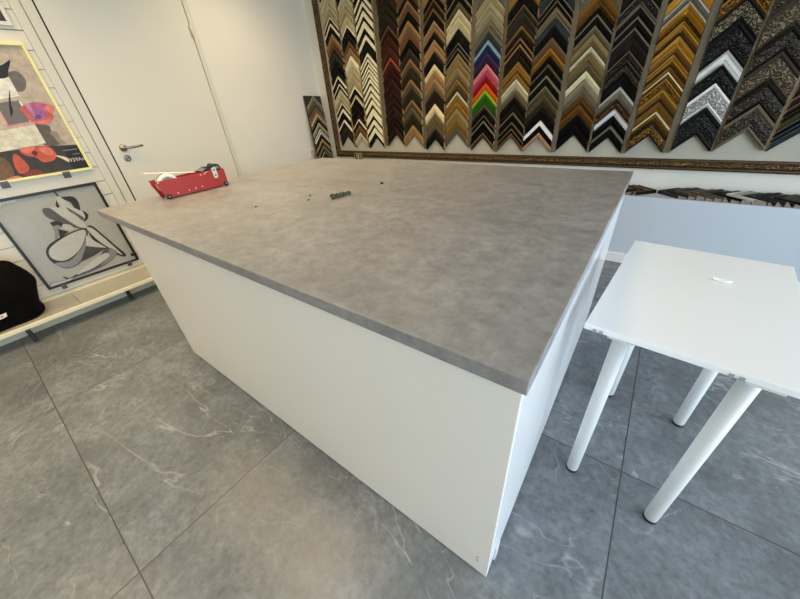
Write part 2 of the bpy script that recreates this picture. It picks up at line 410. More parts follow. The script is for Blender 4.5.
# lower poster: abstract seated figure in greys
C5 = crop(40, 170, 4.61)
gl_, gm, gd, gk = ink('pale', (196, 194, 184)), ink('mid_grey', (142, 139, 138)), ink('dark_grey', (88, 86, 88)), ink('black', (38, 36, 37))
gg = ink('green_grey', (66, 70, 64))
S = [
 (C5([(88,128),(120,122),(155,124),(178,150),(186,192),(165,185),(140,150)]), gk),
 (C5([(62,100),(75,105),(95,135),(85,175),(72,160),(78,125)]), gk),
 (C5([(76,122),(105,132),(140,165),(195,192),(218,212),(205,236),(170,215),(115,183),(84,155)]), gl_),
 (C5([(196,188),(222,205),(218,228),(200,238),(208,215)]), gk),
 (C5([(120,172),(165,196),(202,220),(196,232),(160,213)]), gd),
 (C5([(10,182),(42,176),(95,200),(150,240),(215,262),(195,272),(150,262),(80,238),(28,215)]), gd),
 (C5([(48,172),(108,180),(170,212),(214,262),(180,262),(122,228),(75,196)]), gl_),
 (C5([(48,242),(80,235),(108,250),(95,262),(66,262),(52,252)]), gk),
 (C5([(60,262),(92,258),(84,318),(70,332),(68,292)]), gm),
 (C5([(84,272),(134,284),(92,312)], False), gk),
 (C5([(104,252),(135,252),(156,268),(146,278),(115,272)]), gl_),
 (C5([(216,272),(150,283),(60,330),(28,368),(40,410),(88,444),(140,452),(192,420),(212,350)]), gk),
 (C5([(216,278),(205,330),(180,375),(135,418),(70,430),(100,446),(145,448),(190,415),(210,350)]), gm),
 (C5([(206,277),(150,290),(78,332),(42,368),(50,402),(88,418),(132,410),(178,372),(204,322)]), gl_),
 (C5([(216,268),(240,258),(300,306),(345,345),(396,388),(378,398),(300,366),(250,330)]), gk),
 (C5([(214,268),(240,268),(292,310),(380,390),(318,358),(260,318)]), gl_),
 (C5([(212,300),(250,326),(306,358),(212,352)], False), gl_),
 (C5([(212,350),(304,360),(248,396),(186,426)], False), gg),
 (C5([(300,362),(352,372),(342,405),(285,446),(195,484),(160,490),(260,420)]), gd),
 (C5([(318,366),(356,374),(330,412),(280,440),(318,400)]), gm),
 (C5([(172,482),(198,455),(258,406),(304,382),(320,392),(300,415),(242,453),(192,474)]), gl_),
 (C5([(104,490),(138,496),(172,478),(156,498),(122,503)]), gk),
 (C5([(48,544),(54,518),(100,508),(158,494),(162,502),(112,528)]), gm),
 (C5([(52,540),(58,522),(102,512),(150,500),(108,526)]), gl_),
]
PX = XS+.02
tr = hit(99.5, 181, 0, PX); br = hit(132.5, 261.5, 0, PX); bl = hit(49.5, 290.5, 0, PX)
PLY0, PLY1, PLZ0, PLZ1 = bl.y, (tr.y+br.y)/2+.012, (br.z+bl.z)/2, tr.z
low, _ = picture('framed_poster', PLY0, PLY1, PLZ0, PLZ1, .017, .018, plain('black_frame', (30, 29, 28), .4), ink('poster_grey', (176, 174, 165)), S,
    'black-framed poster of an abstract seated grey figure above the low shelf')
b = MB(); b.box((XS+.0225, PLY1-.019, PLZ0+.012), (XS+.034, PLY1+.001, PLZ0+.15)); b.box((XS+.0225, PLY1-.04, PLZ0+.05), (XS+.03, PLY1-.019, PLZ0+.075)); b.build('corner_clip', blackm, low, bevel=.002)

# upper poster: flower collage in a pale yellow frame
R6 = crop(0, 90, 5.99); R5 = crop(0, 40, 3.99)
tr = hit(18.8, 42, 0, PX); br = hit(95, 168.8, 0, PX); bl = hit(0, 183.8, 0, PX)
PUZ1, PUZ0, PUY1 = tr.z, (br.z+bl.z)/2, (tr.y+br.y)/2+.004
PUY0 = PUY1-.60
pale, cream_ = ink('map_paper', (214, 208, 184)), ink('sheet', (224, 219, 204))
U = [
 (R6([(-280,372),(0,372),(230,338),(472,325),(560,470),(300,520),(0,575),(-280,600)], False), ink('charcoal', (56, 52, 48))),
 (R6([(212,205),(290,212),(305,240),(330,268),(350,290),(372,322),(270,332),(240,270)]), ink('smoke', (96, 87, 78))),
 (R6([(300,255),(340,250),(362,290),(395,315),(365,328),(330,290)]), ink('smoke_pale', (150, 130, 110))),
 (R5([(28,150),(36,128),(70,126),(102,160),(100,198),(70,206),(40,185)]), ink('ball', (108, 99, 92))),
 (R6([(-300,330),(0,245),(210,208),(276,318),(0,372),(-300,430)], False), pale),
 (R5([(-60,150),(36,148),(78,224),(0,236),(-60,240)], False), cream_),
 (R5([(-40,120),(10,98),(40,80),(34,118),(26,150),(-40,150)]), ink('ink_black', (28, 27, 31))),
 (R6([(-60,85),(112,62),(188,190),(52,214),(0,140)], False), ink('photo_grey', (112, 106, 100))),
 (R6([(112,66),(122,66),(192,192),(180,192)], False), ink('white_edge', (232, 226, 214))),
 (R6([(40,214),(188,186),(194,194),(48,224)], False), ink('pink_edge', (205, 140, 132))),
 (R6([(-6,128),(4,128),(54,214),(44,218)], False), ink('pink_edge', (205, 140, 132))),
 (R6([(58,0),(66,80),(78,130),(66,160),(58,120),(52,60)]), ink('ink_black', (28, 27, 31))),
 (R6([(118,110),(150,90),(205,72),(282,86),(322,104),(314,140),(320,168),(292,200),(240,206),(188,190),(150,150)]), ink('poppy_rose', (198, 92, 80))),
 (R6([(150,90),(205,80),(262,92),(282,130),(268,168),(230,184),(190,160)]), ink('poppy_violet', (172, 96, 140))),
 (R6([(152,92),(175,86),(205,140),(215,165),(180,130)]), ink('petal_lilac', (190, 132, 172))),
 (R6([(282,88),(318,108),(312,138),(296,132),(268,110)]), ink('petal_coral', (222, 120, 98))),
 (R6([(190,190),(240,184),(300,176),(290,198),(240,205)]), ink('petal_coral', (222, 120, 98))),
 (R6([(212,154),(238,149),(252,162),(235,174),(214,170)]), ink('poppy_blue', (96, 76, 148))),
 (R6([(118,356),(200,338),(290,338),(336,384),(322,420),(262,432),(215,405),(150,390)]), ink('poppy_red', (198, 88, 62))),
 (R6([(125,356),(200,342),(196,362),(170,380),(145,374)]), ink('petal_coral', (222, 120, 98))),
 (R6([(230,350),(288,345),(320,378),(300,392),(250,372)]), ink('petal_coral', (222, 120, 98))),
 (R6([(188,372),(212,364),(226,384),(210,394)]), ink('poppy_heart', (96, 38, 30))),
 (R6([(76,402),(96,384),(152,430),(176,472),(140,500),(110,494),(86,450)]), ink('petal', (194, 86, 60))),
 (R6([(140,505),(176,482),(222,476),(264,500),(200,524)]), ink('petal_dark', (126, 50, 44))),
 (R6([(328,390),(400,405),(414,432),(370,410)]), ink('stem_white', (226, 206, 184))),
 (R6([(-120,400),(0,400),(50,430),(86,500),(60,546),(0,560),(-120,560)]), ink('hair', (112, 84, 58))),
 (R6([(36,536),(98,514),(132,524),(98,548)]), ink('skin', (198, 122, 96))),
 (R6([(378,346),(472,332),(556,464),(440,478)], False), ink('caption_black', (26, 25, 26))),
]
upp, xt = picture('framed_poster', PUY0, PUY1, PUZ0, PUZ1, .017, .02, plain('yellow_frame', (242, 234, 160), .4), ink('collage_beige', (186, 170, 152)), U,
    'yellow-framed collage poster of red poppies high on the left wall', glass=False)
def text_mesh(body, size, centre, parent, mat, name='lettering'):
    cu = bpy.data.curves.new('tmp_text', 'FONT'); cu.body = body; cu.size = size; cu.align_x = 'CENTER'; cu.align_y = 'CENTER'
    to = bpy.data.objects.new('tmp_text', cu); COL.objects.link(to)
    dg = bpy.context.evaluated_depsgraph_get(); me = bpy.data.meshes.new_from_object(to.evaluated_get(dg))
    bpy.data.objects.remove(to)
    rot = Matrix(((0,0,1,0),(1,0,0,0),(0,1,0,0),(0,0,0,1)))
    me.transform(Matrix.Translation(centre) @ rot); me.materials.append(mat)
    ob = bpy.data.objects.new(name, me); COL.objects.link(ob); ob.parent = parent; ob.matrix_parent_inverse = WM(parent).inverted()
    return ob
tk = ink('caption_white', (205, 202, 196))
for (u, v, s_, w_) in ((462, 416, .036, '939An'),):
    q = hit(u/5.99, 90+v/5.99, 0, xt); text_mesh(w_, s_, (xt+.0003, q.y, q.z), upp, tk)
for (u, v, hl, hh) in ((420, 358, .042, .004), (455, 382, .022, .003)):
    q = hit(u/5.99, 90+v/5.99, 0, xt); b = MB(); b.box((xt+.0002, q.y-hl, q.z-hh), (xt+.0004, q.y+hl, q.z+hh)); b.build('caption_line', ink('caption_grey', (120, 116, 110)), upp)

# corner of another framed picture above
tr = hit(13.5, 25.8, 0, PX); ir = hit(9.6, 22, 0, PX)
pic, _ = picture('framed_poster', tr.y-.5, tr.y+.0, tr.z, tr.z+.62, .020, .018, plain('white_frame', (216, 214, 205), .4), ink('photo_black', (24, 24, 26)), [], 'white-framed dark picture cut off by the top left corner')

# clips that carry the pictures
for (u, v, lab) in ((7, 187.5, 'dark grey clip under the yellow-framed poster, nearest the photo edge'), (68, 176.5, 'dark grey clip under the right end of the yellow-framed poster'),
                    (66, 288.5, 'small grey clip under the left end of the black-framed poster'), (130, 264, 'small grey clip under the right end of the black-framed poster')):
    q = hit(u, v, 0, XS+.01); zt_ = PUZ0 if v < 200 else PLZ0; r = .022 if v < 200 else .016
    b = MB(); b.box((XS-.0008, q.y-r, zt_-.034), (XS+.005, q.y+r, zt_-.0015)); b.box((XS+.005, q.y-r, zt_-.0055), (XS+.028, q.y+r, zt_-.0015)); b.box((XS+.0245, q.y-r, zt_-.0015), (XS+.028, q.y+r, zt_+.012))
    tag(b.build('poster_clip', plain('clip_grey', (92, 90, 84), .45, metal=.3)), lab, 'clip', 'clips under the posters')

# ------------------------------------------------------------------ black bag on the shelf
bagm = plain('black_cloth', (3, 3, 3), .95, var=.3, scale=9); bagm.node_tree.nodes['Principled BSDF'].inputs['Specular IOR Level'].default_value = .15
bagm = plain('black_cloth', (3, 3, 3), .95, var=.3, scale=9)
outl = [(0,262),(18,266),(35,277),(38,290),(41,300),(46,306),(44,311),(35,318),(10,327),(0,331)]
pts = [hit(u, v, 0, -3.25) for u, v in outl]
poly = [(p.y, max(p.z, SZ+.001)) for p in pts] + [(-.45, SZ+.001), (-.62, SZ+.05), (-.66, .30), (-.5, .50), (-.25, .565)]
poly = catmull(poly, 5)
cy_, cz_ = sum(p[0] for p in poly)/len(poly), sum(p[1] for p in poly)/len(poly)
rings = []
for k in range(13):
    t = k/12; ang = -1.35+2.62*t; s_ = math.cos(ang)**.45; x = -3.285+.135*math.sin(ang)
    ring = []
    for (y, zz) in poly:
        yy, z2 = cy_+(y-cy_)*s_, SZ+.001+(zz-SZ-.001)*s_
        nz = noise.noise(V((x*9, yy*9, z2*9)))*.022 + noise.noise(V((x*4+3, yy*14+z2*9, 2)))*.014
        ring.append((min(max(x+nz, XS+.012), -3.105), yy+nz*.5, max(SZ+.0005 - .004*0, z2+nz*.4)))
    rings.append(ring)
b = MB(); b.loft(rings)
bg = thing('fabric_bag', (-3.28, cy_, SZ), 'black cloth bag slumped on the low shelf below the framed posters', 'bag')
b.build('bag_body', bagm, bg)
q = hit(2, 317, 0, -3.135)
b = MB(); b.prism([(-3.128, q.y-.05, q.z-.016), (-3.128, q.y+.022, q.z-.006), (-3.136, q.y+.03, q.z+.018), (-3.136, q.y-.05, q.z+.012)], (.003, 0, .001)); tg = b.build('tag', plain('tag_white', (205, 198, 186), .6), bg); tg['label'] = 'small white tag'
b = MB(); b.box((-3.1295, q.y-.006, q.z-.004), (-3.1275, q.y+.008, q.z+.007)); b.build('tag_print', blackm, tg)

# ------------------------------------------------------------------ red tape dispenser
redm = plain('red_enamel', (170, 50, 46), .38, var=.05, scale=8)
A = hit(168, 199, 2, TZ+.004); Bp = hit(226, 185, 2, TZ+.004)
dv = V((Bp.x-A.x, Bp.y-A.y, 0)); LD = dv.length; dv.normalize(); nv = V((dv.y, -dv.x, 0))
D0 = V((A.x, A.y, TZ)); WD = .095
def DP(a, w, z): return D0 + dv*a - nv*w + V((0, 0, z))
td = thing('tape_dispenser', DP(LD/2, WD/2, 0), 'red metal tape dispenser with a white roll on the far left of the counter', 'tape dispenser')
plate = [(0, .006), (LD, .006), (LD+.02, .02), (LD+.022, .098), (LD+.008, .112), (.28, .108), (.15, .103), (-.026, .104), (-.022, .075)]
for w in (0, WD):
    b = MB(); b.prism([DP(a, w, z) for a, z in plate], nv*-.003); b.build('side_plate', redm, td, bevel=.001)
b = MB(); b.prism([DP(.02, .004, .007), DP(LD, .004, .007), DP(LD, WD-.001, .007), DP(.02, WD-.001, .007)], (0,0,.003)); b.build('base_plate', redm, td)
b = MB(); b.prism([DP(LD+.016, .004, .02), DP(LD+.016, WD-.001, .02), DP(LD+.018, WD-.001, .07), DP(LD+.018, .004, .07)], dv*.003); b.build('end_plate', redm, td)
tape = plain('white_tape', (236, 230, 216), .5)
c = DP(.048, .016, .076)
b = MB(); n = 36
R0, R1, W_ = .036, .056, .05
ring = lambda r, w: [c - nv*w + (dv*math.cos(2*math.pi*k/n)+V((0,0,1))*math.sin(2*math.pi*k/n))*r for k in range(n)]
b.loft([ring(R1, 0), ring(R1, W_), ring(R0, W_), ring(R0, 0), ring(R1, 0)], 0, True, False); b.build('tape_roll', tape, td)
b = MB(); b.loft([ring(R0-.0005, .002), ring(R0-.0005, W_-.002), ring(.008, W_-.002), ring(.008, .002), ring(R0-.0005, .002)], 0, True, False); b.build('tape_core', plain('core_brown', (150, 120, 84), .7), td)
b = MB(); b.tube([DP(.048, .004, .076), DP(.048, WD-.001, .076)], .0075, 14); b.build('axle', chrome, td)
st = MB(); st.prism([DP(-.05, .03, .150), DP(.21, .03, .108), DP(.21, .07, .108), DP(-.05, .07, .150)], (0,0,.0035)); st.build('tape_strip', tape, td)
b = MB(); b.tube([DP(.285, .005, .118), DP(.285, WD-.002, .110)], .014, 18); b.tube([DP(.338, .000, .117), DP(.338, WD-.002, .117)], .020, 18); b.build('roller', blackm, td)
b = MB(); b.tube([DP(.338, -.006, .117), DP(.338, WD, .117)], .009, 14); b.build('roller_axle', chrome, td)
b = MB(); b.prism([DP(.245, .006, .108), DP(.29, .006, .125), DP(.29, WD-.004, .125), DP(.245, WD-.004, .108)], (0,0,.002)); b.build('cutter_guard', chrome, td)
b = MB(); b.prism([DP(.297, -.0035, .118), DP(.297, -.0035, .066), DP(.303, -.0035, .058), DP(.318, -.0035, .058), DP(.325, -.0035, .066), DP(.325, -.0035, .124)], nv*.003)
br_ = b.build('bracket', plain('bracket_white_metal', (222, 218, 205), .35, metal=.3), td)
for zz in (.105, .075):
    b = MB(); b.lathe(DP(.311, -.0066, zz), nv, [(.005, 0), (.004, .002), (0, .0022)], 12); b.build('bolt', blackm, br_)
for a, zz in ((.065, .022), (.13, .024), (.17, .026), (.21, .028), (.225, .092), (.25, .094), (.264, .102), (-.012, .096)):
    b = MB(); b.lathe(DP(a, -.0001, zz), nv, [(.0045, 0), (.0035, .002), (0, .0025)], 10); b.build('rivet', plain('rivet_pale', (225, 212, 200), .4, metal=.2), td)
for a in (.012, LD+.004):
    for w, sgn in ((-.001, 1), (WD+.004, -1)):
        b = MB(); b.lathe(DP(a, w, .014), nv*sgn, [(.014, 0), (.014, .006), (.012, .008), (.006, .0085), (0, .0085)], 20); ft = b.build('rubber_foot', blackm, td)
        b = MB(); b.lathe(DP(a, w, .014)+nv*sgn*.0086, nv*sgn, [(.006, 0), (.005, .002), (0, .0022)], 14); b.build('screw', chrome, ft)

# bits lying on the counter
gp = [hit(u, v, 2, TZ+.004) for u, v in ((331.5, 198), (333, 195.5), (337, 197.5), (340, 195), (344, 195.5), (348, 193), (349, 195), (345, 194), (341, 197), (336, 196), (332, 197), (335, 199))]
b = MB(); pp = []
for i, p in enumerate(gp):
    for k in range(3):
        q = p.lerp(gp[(i+1) % len(gp)], k/3); pp.append((q.x+random.uniform(-.008, .008), q.y+random.uniform(-.008, .008), TZ+.0065+random.random()*.008))
b.tube(pp, .0055, 7); tag(b.build('twine_scrap', plain('green_twine', (58, 72, 42), .8, var=.4, scale=40)), 'crumpled dark green scrap of twine in the middle of the counter', 'scrap')
for u, v, lab in ((382, 183.6, 'black speck on the counter, rightmost of the crumbs'), (310, 196, 'tiny dark crumb on the counter left of the green scrap'), (308.5, 200.2, 'tiny dark crumb on the counter nearest the camera'), (256, 207, 'tiny brown crumb on the counter right of the red dispenser')):
    p = hit(u, v, 2, TZ); b = MB(); r = .010 if u == 382 else .005
    b.loft([[(p.x+r*f*(1.3 if k % 2 else .9)*math.cos(k*math.pi/3), p.y+r*f*math.sin(k*math.pi/3), TZ+.0004+hh) for k in range(6)] for f, hh in ((1, 0), (.9, r*.5), (.3, r*.8))])
    tag(b.build('crumb', plain('crumb_dark', (44, 38, 32), .8)), lab, 'crumb', 'crumbs on the counter')

# ------------------------------------------------------------------ framed display of moulding corners on the back wall
PAL = dict(K=(5,5,4), dk=(24,20,16), W=(226,220,200), cream=(205,197,170), cream2=(196,188,158), lcream=(224,208,172), pcream=(224,220,192),
 beige=(184,172,142), beige2=(176,168,142), greige=(160,154,132), gol=(134,130,112), gol2=(112,110,98), slate=(70,76,78), dgrey=(62,56,50), grey=(120,114,104),
 tan=(168,130,90), tan2=(190,146,98), ptan=(190,150,118), brown=(116,80,50), dbrown=(52,34,24), dbr2=(42,30,24), rbrown=(84,38,22), maroon=(62,22,20), orange_edge=(176,84,36),
 dolive=(58,50,34), olive=(96,84,58), owood=(124,106,72), tano=(156,134,92), gold=(186,138,52), gold2=(160,126,70), goldd=(138,98,38), taupe=(118,102,82), dtaupe=(80,70,58),
 gtaupe=(146,136,120), silver=(150,146,136), silvert=(128,120,106), lblue=(140,172,190), navy=(22,48,86), purple=(66,44,84), dpurple=(52,34,60), pink=(222,132,146), rasp=(168,52,84),
 dred=(140,16,24), orange=(226,92,22), lime=(140,178,36), dgreen=(34,92,24), brgold=(122,84,40), teal=(46,60,66), ogreen=(62,72,38), sgrey=(168,166,160), white=(228,228,222))
WORD = dict(K='black', dk='near-black', W='white', cream='cream', cream2='cream', lcream='pale cream', pcream='pale cream', beige='beige', beige2='beige', greige='greyish beige', gol='grey-olive', gol2='grey-olive',
 slate='slate grey', dgrey='dark grey', grey='grey', tan='tan', tan2='tan', ptan='pinkish tan', brown='brown', dbrown='dark brown', dbr2='dark brown', rbrown='red-brown', maroon='maroon', dolive='dark olive', olive='olive',
 owood='olive wood', tano='olive tan', gold='gold', gold2='gold', goldd='dull gold', taupe='taupe', dtaupe='dark taupe', gtaupe='grey taupe', silver='silver', silvert='silvery taupe', lblue='pale blue', navy='navy blue',
 purple='purple', dpurple='dark purple', pink='pink', rasp='raspberry pink', dred='dark red', orange='orange', lime='lime green', dgreen='green', brgold='brown gold', teal='dark teal', ogreen='olive green', sgrey='pale grey', white='white')
METAL = {'gold', 'gold2', 'goldd', 'brgold', 'silver', 'silvert'}
def smat(code, orn=False, wood=False):
    key = 'moulding_%s%s' % (WORD.get(code, code).replace(' ', '_').replace('-', '_'), '_carved' if orn else '')
    key2 = key+code
    if key2 in MATS: return MATS[key2]
    t = NT(key); c = lin(PAL[code]); c = (c[0], c[1]*(.97 if c[0] > c[2]*1.15 else 1), c[2]*(.8 if c[0] > c[2]*1.15 else 1), 1); c = tint(c, (.7 if sum(PAL[code]) < 230 and code not in ('dred','dgreen','purple','dpurple','navy') else 1) * {'W': 1.0, 'white': 1.0, 'sgrey': .95, 'lcream': .95, 'pcream': .95, 'cream': .85, 'cream2': .85, 'gold': .85, 'gold2': .8, 'goldd': .75}.get(code, .66) if code not in ('pink','rasp','dred','orange','lime','dgreen') else .9); metal = .55 if code in METAL else (.25 if orn else 0)
    if orn:
        p = t.coord((1, 1, 1)); vo = t.n('ShaderNodeTexVoronoi'); vo.inputs['Scale'].default_value = 34; vo.feature = 'SMOOTH_F1'
        nz = t.n('ShaderNodeTexNoise'); nz.inputs['Scale'].default_value = 26; nz.inputs['Detail'].default_value = 3; nz.inputs['Distortion'].default_value = 2.2; t.l(p, nz.inputs['Vector'])
        t.l(nz.outputs['Color'], vo.inputs['Vector']); 
        wv = t.n('ShaderNodeTexWave', wave_type='RINGS'); wv.inputs['Scale'].default_value = 11; wv.inputs['Distortion'].default_value = 14; wv.inputs['Detail'].default_value = 2; wv.inputs['Detail Scale'].default_value = 3; t.l(p, wv.inputs['Vector'])
        f = wv.outputs['Fac']
        t.l(t.ramp(f, [(.25, tint(c, .7 if code in ('white','sgrey') else .3)), (.55, tint(c, .95)), (.85, tint(c, 1.35))]), t.b.inputs['Base Color'])
        t.bump(f, .9, .006); t.set(Roughness=.33, Metallic=metal)
    else:
        f = t.noise(t.coord((1.2, 1.2, 3.5) if not wood else (2, 2, 9)), 9, 6, .6)
        t.l(t.ramp(f, [(.3, tint(c, .84)), (.7, tint(c, 1.14))]), t.b.inputs['Base Color']); t.set(Roughness=.5 if code not in METAL else .33, Metallic=metal); t.b.inputs['Specular IOR Level'].default_value = .14 if sum(PAL[code]) < 230 else .3
    MATS[key2] = t.m; return t.m
rawm = plain('raw_cut_wood', (196, 160, 112), .7, var=.25, scale=30)
endm = plain('grey_cut_wood', (128, 112, 98), .7, var=.3, scale=30)
YBK = YB-.012             # face of the backing board
YFACE = YB-.044           # mean face of the samples
def chevron(b, xc, hw, z0, wd, strips, T=None, ends=None):
    """strips: (s0, d0, s1, d1, material) down the vertical width; T maps (x, depth, z) into the room"""
    T = T or (lambda x, d, z: (x, YBK-.0004-d, z))
    def P(x, s, d): return T(xc+x, d, z0-s*wd-abs(x))
    for s0, d0, s1, d1, mi in strips:
        for xa, xb in ((-hw, 0), (0, hw)):
            b.face([P(xa, s0, d0), P(xb, s0, d0), P(xb, s1, d1), P(xa, s1, d1)], mi)
    pr = [(strips[0][0], 0)]
    for s0, d0, s1, d1, mi in strips: pr += [(s0, d0), (s1, d1)]
    pr.append((strips[-1][2], 0))
    for xa, xb in ((-hw, 0), (0, hw)):
        for (sa, da), (sb, db), mi in (((pr[0][0], 0), pr[1], strips[0][4]), (pr[-2], (pr[-1][0], 0), strips[-1][4]), ((pr[-1][0], 0), (pr[0][0], 0), strips[0][4])):
            b.face([P(xa, sa, da), P(xb, sa, da), P(xb, sb, db), P(xa, sb, db)], mi)
    q = [pr[0]]
    for p in pr[1:]:
        if abs(p[0]-q[-1][0]) > 1e-6 or abs(p[1]-q[-1][1]) > 1e-6: q.append(p)
    g = max(.0, 1-.006/wd)                                # dark faces paint in the shaded gap between neighbouring cut ends
    for x in (-hw, hw):
        b.face([P(x, s, d) for s, d in q if s <= g]+[P(x, g, 0)], ends)
        b.face([P(x, g, 0), P(x, g, max([d for s, d in q if s <= g])-.004), P(x, 1, .010), P(x, 1, 0)], 3 if ends else 0)
def profile(kind, d, ef, i):
    """kind of moulding -> strips with material 0 = main, 1 = lip"""
    if kind == 'orn':
        return [(0, d, .12, d, 1), (.12, d-.006, .2, d-.010, 1), (.2, d-.008, .5, d-.002, 0), (.5, d-.002, .82, d-.012, 0), (.82, d-.012, .9, d-.008, 1), (.9, d-.016, 1, d-.018, 1)]
    if ef:
        return [(0, d, ef, d, 1), (ef, d-.004, .5+ef/2, d-.006, 0), (.5+ef/2, d-.009, .92, d-.013, 0), (.92, d-.018, 1, d-.018, 0)]
    if i % 3 == 0: return [(0, d-.003, .15, d, 0), (.15, d, .55, d-.004, 0), (.55, d-.008, .9, d-.012, 0), (.9, d-.017, 1, d-.018, 0)]
    if i % 3 == 1: return [(0, d, .3, d, 0), (.3, d-.004, .4, d-.004, 0), (.4, d-.003, .85, d-.012, 0), (.85, d-.016, 1, d-.017, 0)]
    return [(0, d-.006, .2, d, 0), (.2, d, .7, d-.001, 0), (.7, d-.006, 1, d-.012, 0)]

# each column: the two foot tips seen in the photograph, then its samples from the top: row of the apex, colour, lip colour, lip share, carved
COLS = [
 ('leftmost sample column', (341.5,146), (354.4,145.6), 136.8,
  '-12:cream -4:cream2 4:cream 10:beige 16.7:K/W 23.4:K/W 34:tan 40:brown 46.7:dgrey/brown 53:dgrey 60:K 68:dk 76.5:K/W 84:K/W 90:cream 96.7:beige 102.7:K/W 109:K/W 120:dbrown/W 127.4:dgrey'),
 ('second sample column from the left', (355.6,145), (367.5,143), 138,
  '-8:cream 1:cream2 6.7:beige 16:cream2 25:K/W 33:K 41:brown 48:tan 56:W 62:cream 68:cream2 75:beige 86:K/W 95.4:K/cream 106:K 114:maroon 119.4:K/W 125:brown 132.7:cream/W'),
 ('black and white striped column', (369.4,147.5), (384,147), 138,
  '-7:K/W.5 1.3:K/W.5 10.7:K/W.5 21.4:K/W.5 34.7:K/W.25 53.4:K/W.5 59:K/W.5 64:K/W.5 69.4:K/W.5 74:K/W.5 79:K/W.5 86:K/W.55 93.4:K/W.55 99.4:K/W.55 108.7:K/W.6 120:K/W.6 127.4:K/W.5'),
 ('dark brown column beside the striped one', (388,141), (404.4,144.7), 134,
  '-8:dolive 4:dolive 14:dbrown 25.4:dbrown/brown 34.7:rbrown 46:rbrown 57.4:rbrown/orange_edge 68:maroon 78:maroon 88.7:dbrown 97.4:dbrown/rbrown 105:dbrown 112.7:dbrown/rbrown 119:dbr2 127:dbrown'),
 ('fifth sample column from the left', (404.8,145), (422.5,145), 135.4,
  '-6:dk 0:brown/tan 12:K 20.7:tan/tan2 27:brown 39.4:K 48:dolive 58.7:olive/tan 68:dolive 79.4:olive/tan 88:dolive 100:olive/tan 107:olive 114:dolive 125.4:tan/tan2'),
 ('second column left of the rainbow column', (426.3,149), (444,148), 138.8,
  '-10:K/brown -1:dbrown/brown 8:K/brown 20.7:ptan 26:tan 32:K 39.4:ptan 45:tan2 52:K 64:lcream 71:tan2 78:tan 84.7:taupe 91.4:dbrown 104:lcream 112.7:owood 123.4:taupe 130:dk'),
 ('column just left of the rainbow column', (445.7,143.7), (466.4,143.4), 133.4,
  '-9:K/grey 1.3:olive 8.7:cream 17:cream2 28.7:K 36:K 42.7:K/grey 48:K/grey 53.4:tano 60:tano 68:tano/ptan 75:taupe 79:gold2 86:dtaupe 91.4:gold2/cream 102:gold2/gold 108.7:tano 116.7:gold2 126:taupe'),
 ('rainbow column', (470.4,149), (493,149), 138,
  '-9:beige 1:beige2 9:greige 20:gol 26.7:gol2 32:slate 40:navy/lblue.35 52:purple 58:dpurple 64:pink 70.7:rasp 77:dred 83.4:orange 90:lime 94:dgreen 104.7:dtaupe/taupe 110:K 115:K/taupe 121:K/gtaupe 127.4:K 132.7:dtaupe/tan'),
 ('column just right of the rainbow column', (497,149), (521.7,147), 137.4,
  '-10:K 4:dtaupe/taupe 10.7:dtaupe 18.7:dgrey 24.7:gold2 30:dbrown 38:dbrown/tan 44:dbrown/tan 53.4:dbrown 61.4:gold2 67:goldd/gold 73:gold2 79.3:cream/W 84.7:beige/cream 90.7:taupe 97.4:K 105.4:dbr2 112:K/taupe 122:K/taupe 128.7:K/silver 133.4:brown'),
 ('second column right of the rainbow column', (522.4,149), (550.4,149), 137.4,
  '-8:K/grey 0:K/grey 6.7:silver/gold2 13:silver 18.7:slate 26:K 37.4:brown/taupe 48:goldd/gold 56:K 64:K/olive 75.3:K/gol 86:olive/gol 94:olive 102:dolive 108.7:K 120.7:K/white.4 132.7:ptan'),
 ('third column right of the rainbow column', (556,147), (587,147), 135.4,
  '-11:goldd 0:brgold 8:K 13.4:K/grey 25.4:silvert/silver 33.4:tano 41.4:taupe 46.7:cream/pcream 52.7:owood 62.8:olive/owood 71:pcream 79.3:gtaupe 88.7:taupe 97.4:brgold 104.7:brgold/goldd 114:K 125:K'),
 ('column left of the gold column', (589.5,148), (621,149.5), 138,
  '-10:dbr2/grey*  4:K/grey 16:K/grey 27.4:dbr2/grey 37.4:dbr2 50.7:dbrown/taupe* 62:dtaupe/dk* 74:K 86.7:silver/sgrey 99.4:brgold/dbrown* 108:white/sgrey 116:K 125.4:K/grey'),
 ('gold column', (626.7,149.5), (664,146), 136,
  '-9:grey/sgrey 1.3:gold/sgrey 8:gold 14.7:goldd/gold* 19.5:gold/dbrown 24:goldd/gold 33:gold/dbrown 44:goldd/gold 52.7:gold/dbrown 59:goldd/gold 64.8:goldd/dbrown 72:goldd/pcream 78.7:goldd/gold* 89.4:goldd/gold 98.7:goldd/dbrown 111.4:goldd/cream 121:goldd/dbrown*'),
 ('carved black and silver column', (671.4,149.4), (710,150), 135,
  '-24:goldd/gold* -5:silvert/dk* 20.6:K/dk* 50:white/sgrey 64.6:K/dk* 83:sgrey/white* 107:K/dk*'),
 ('carved bronze column', (714,150.4), (762.5,150), 131,
  '-16:taupe/dtaupe* 26:dtaupe/dk* 51:taupe/dtaupe* 81:dtaupe/dk* 104:dtaupe/taupe*'),
]
ORD = 'first second third fourth fifth sixth seventh eighth ninth tenth eleventh twelfth thirteenth fourteenth fifteenth sixteenth seventeenth eighteenth nineteenth twentieth twenty-first twenty-second twenty-third twenty-fourth twenty-fifth twenty-sixth'.split()
GRP = 'frame corner samples hung on the display board'
NS = 0; EDGES = []
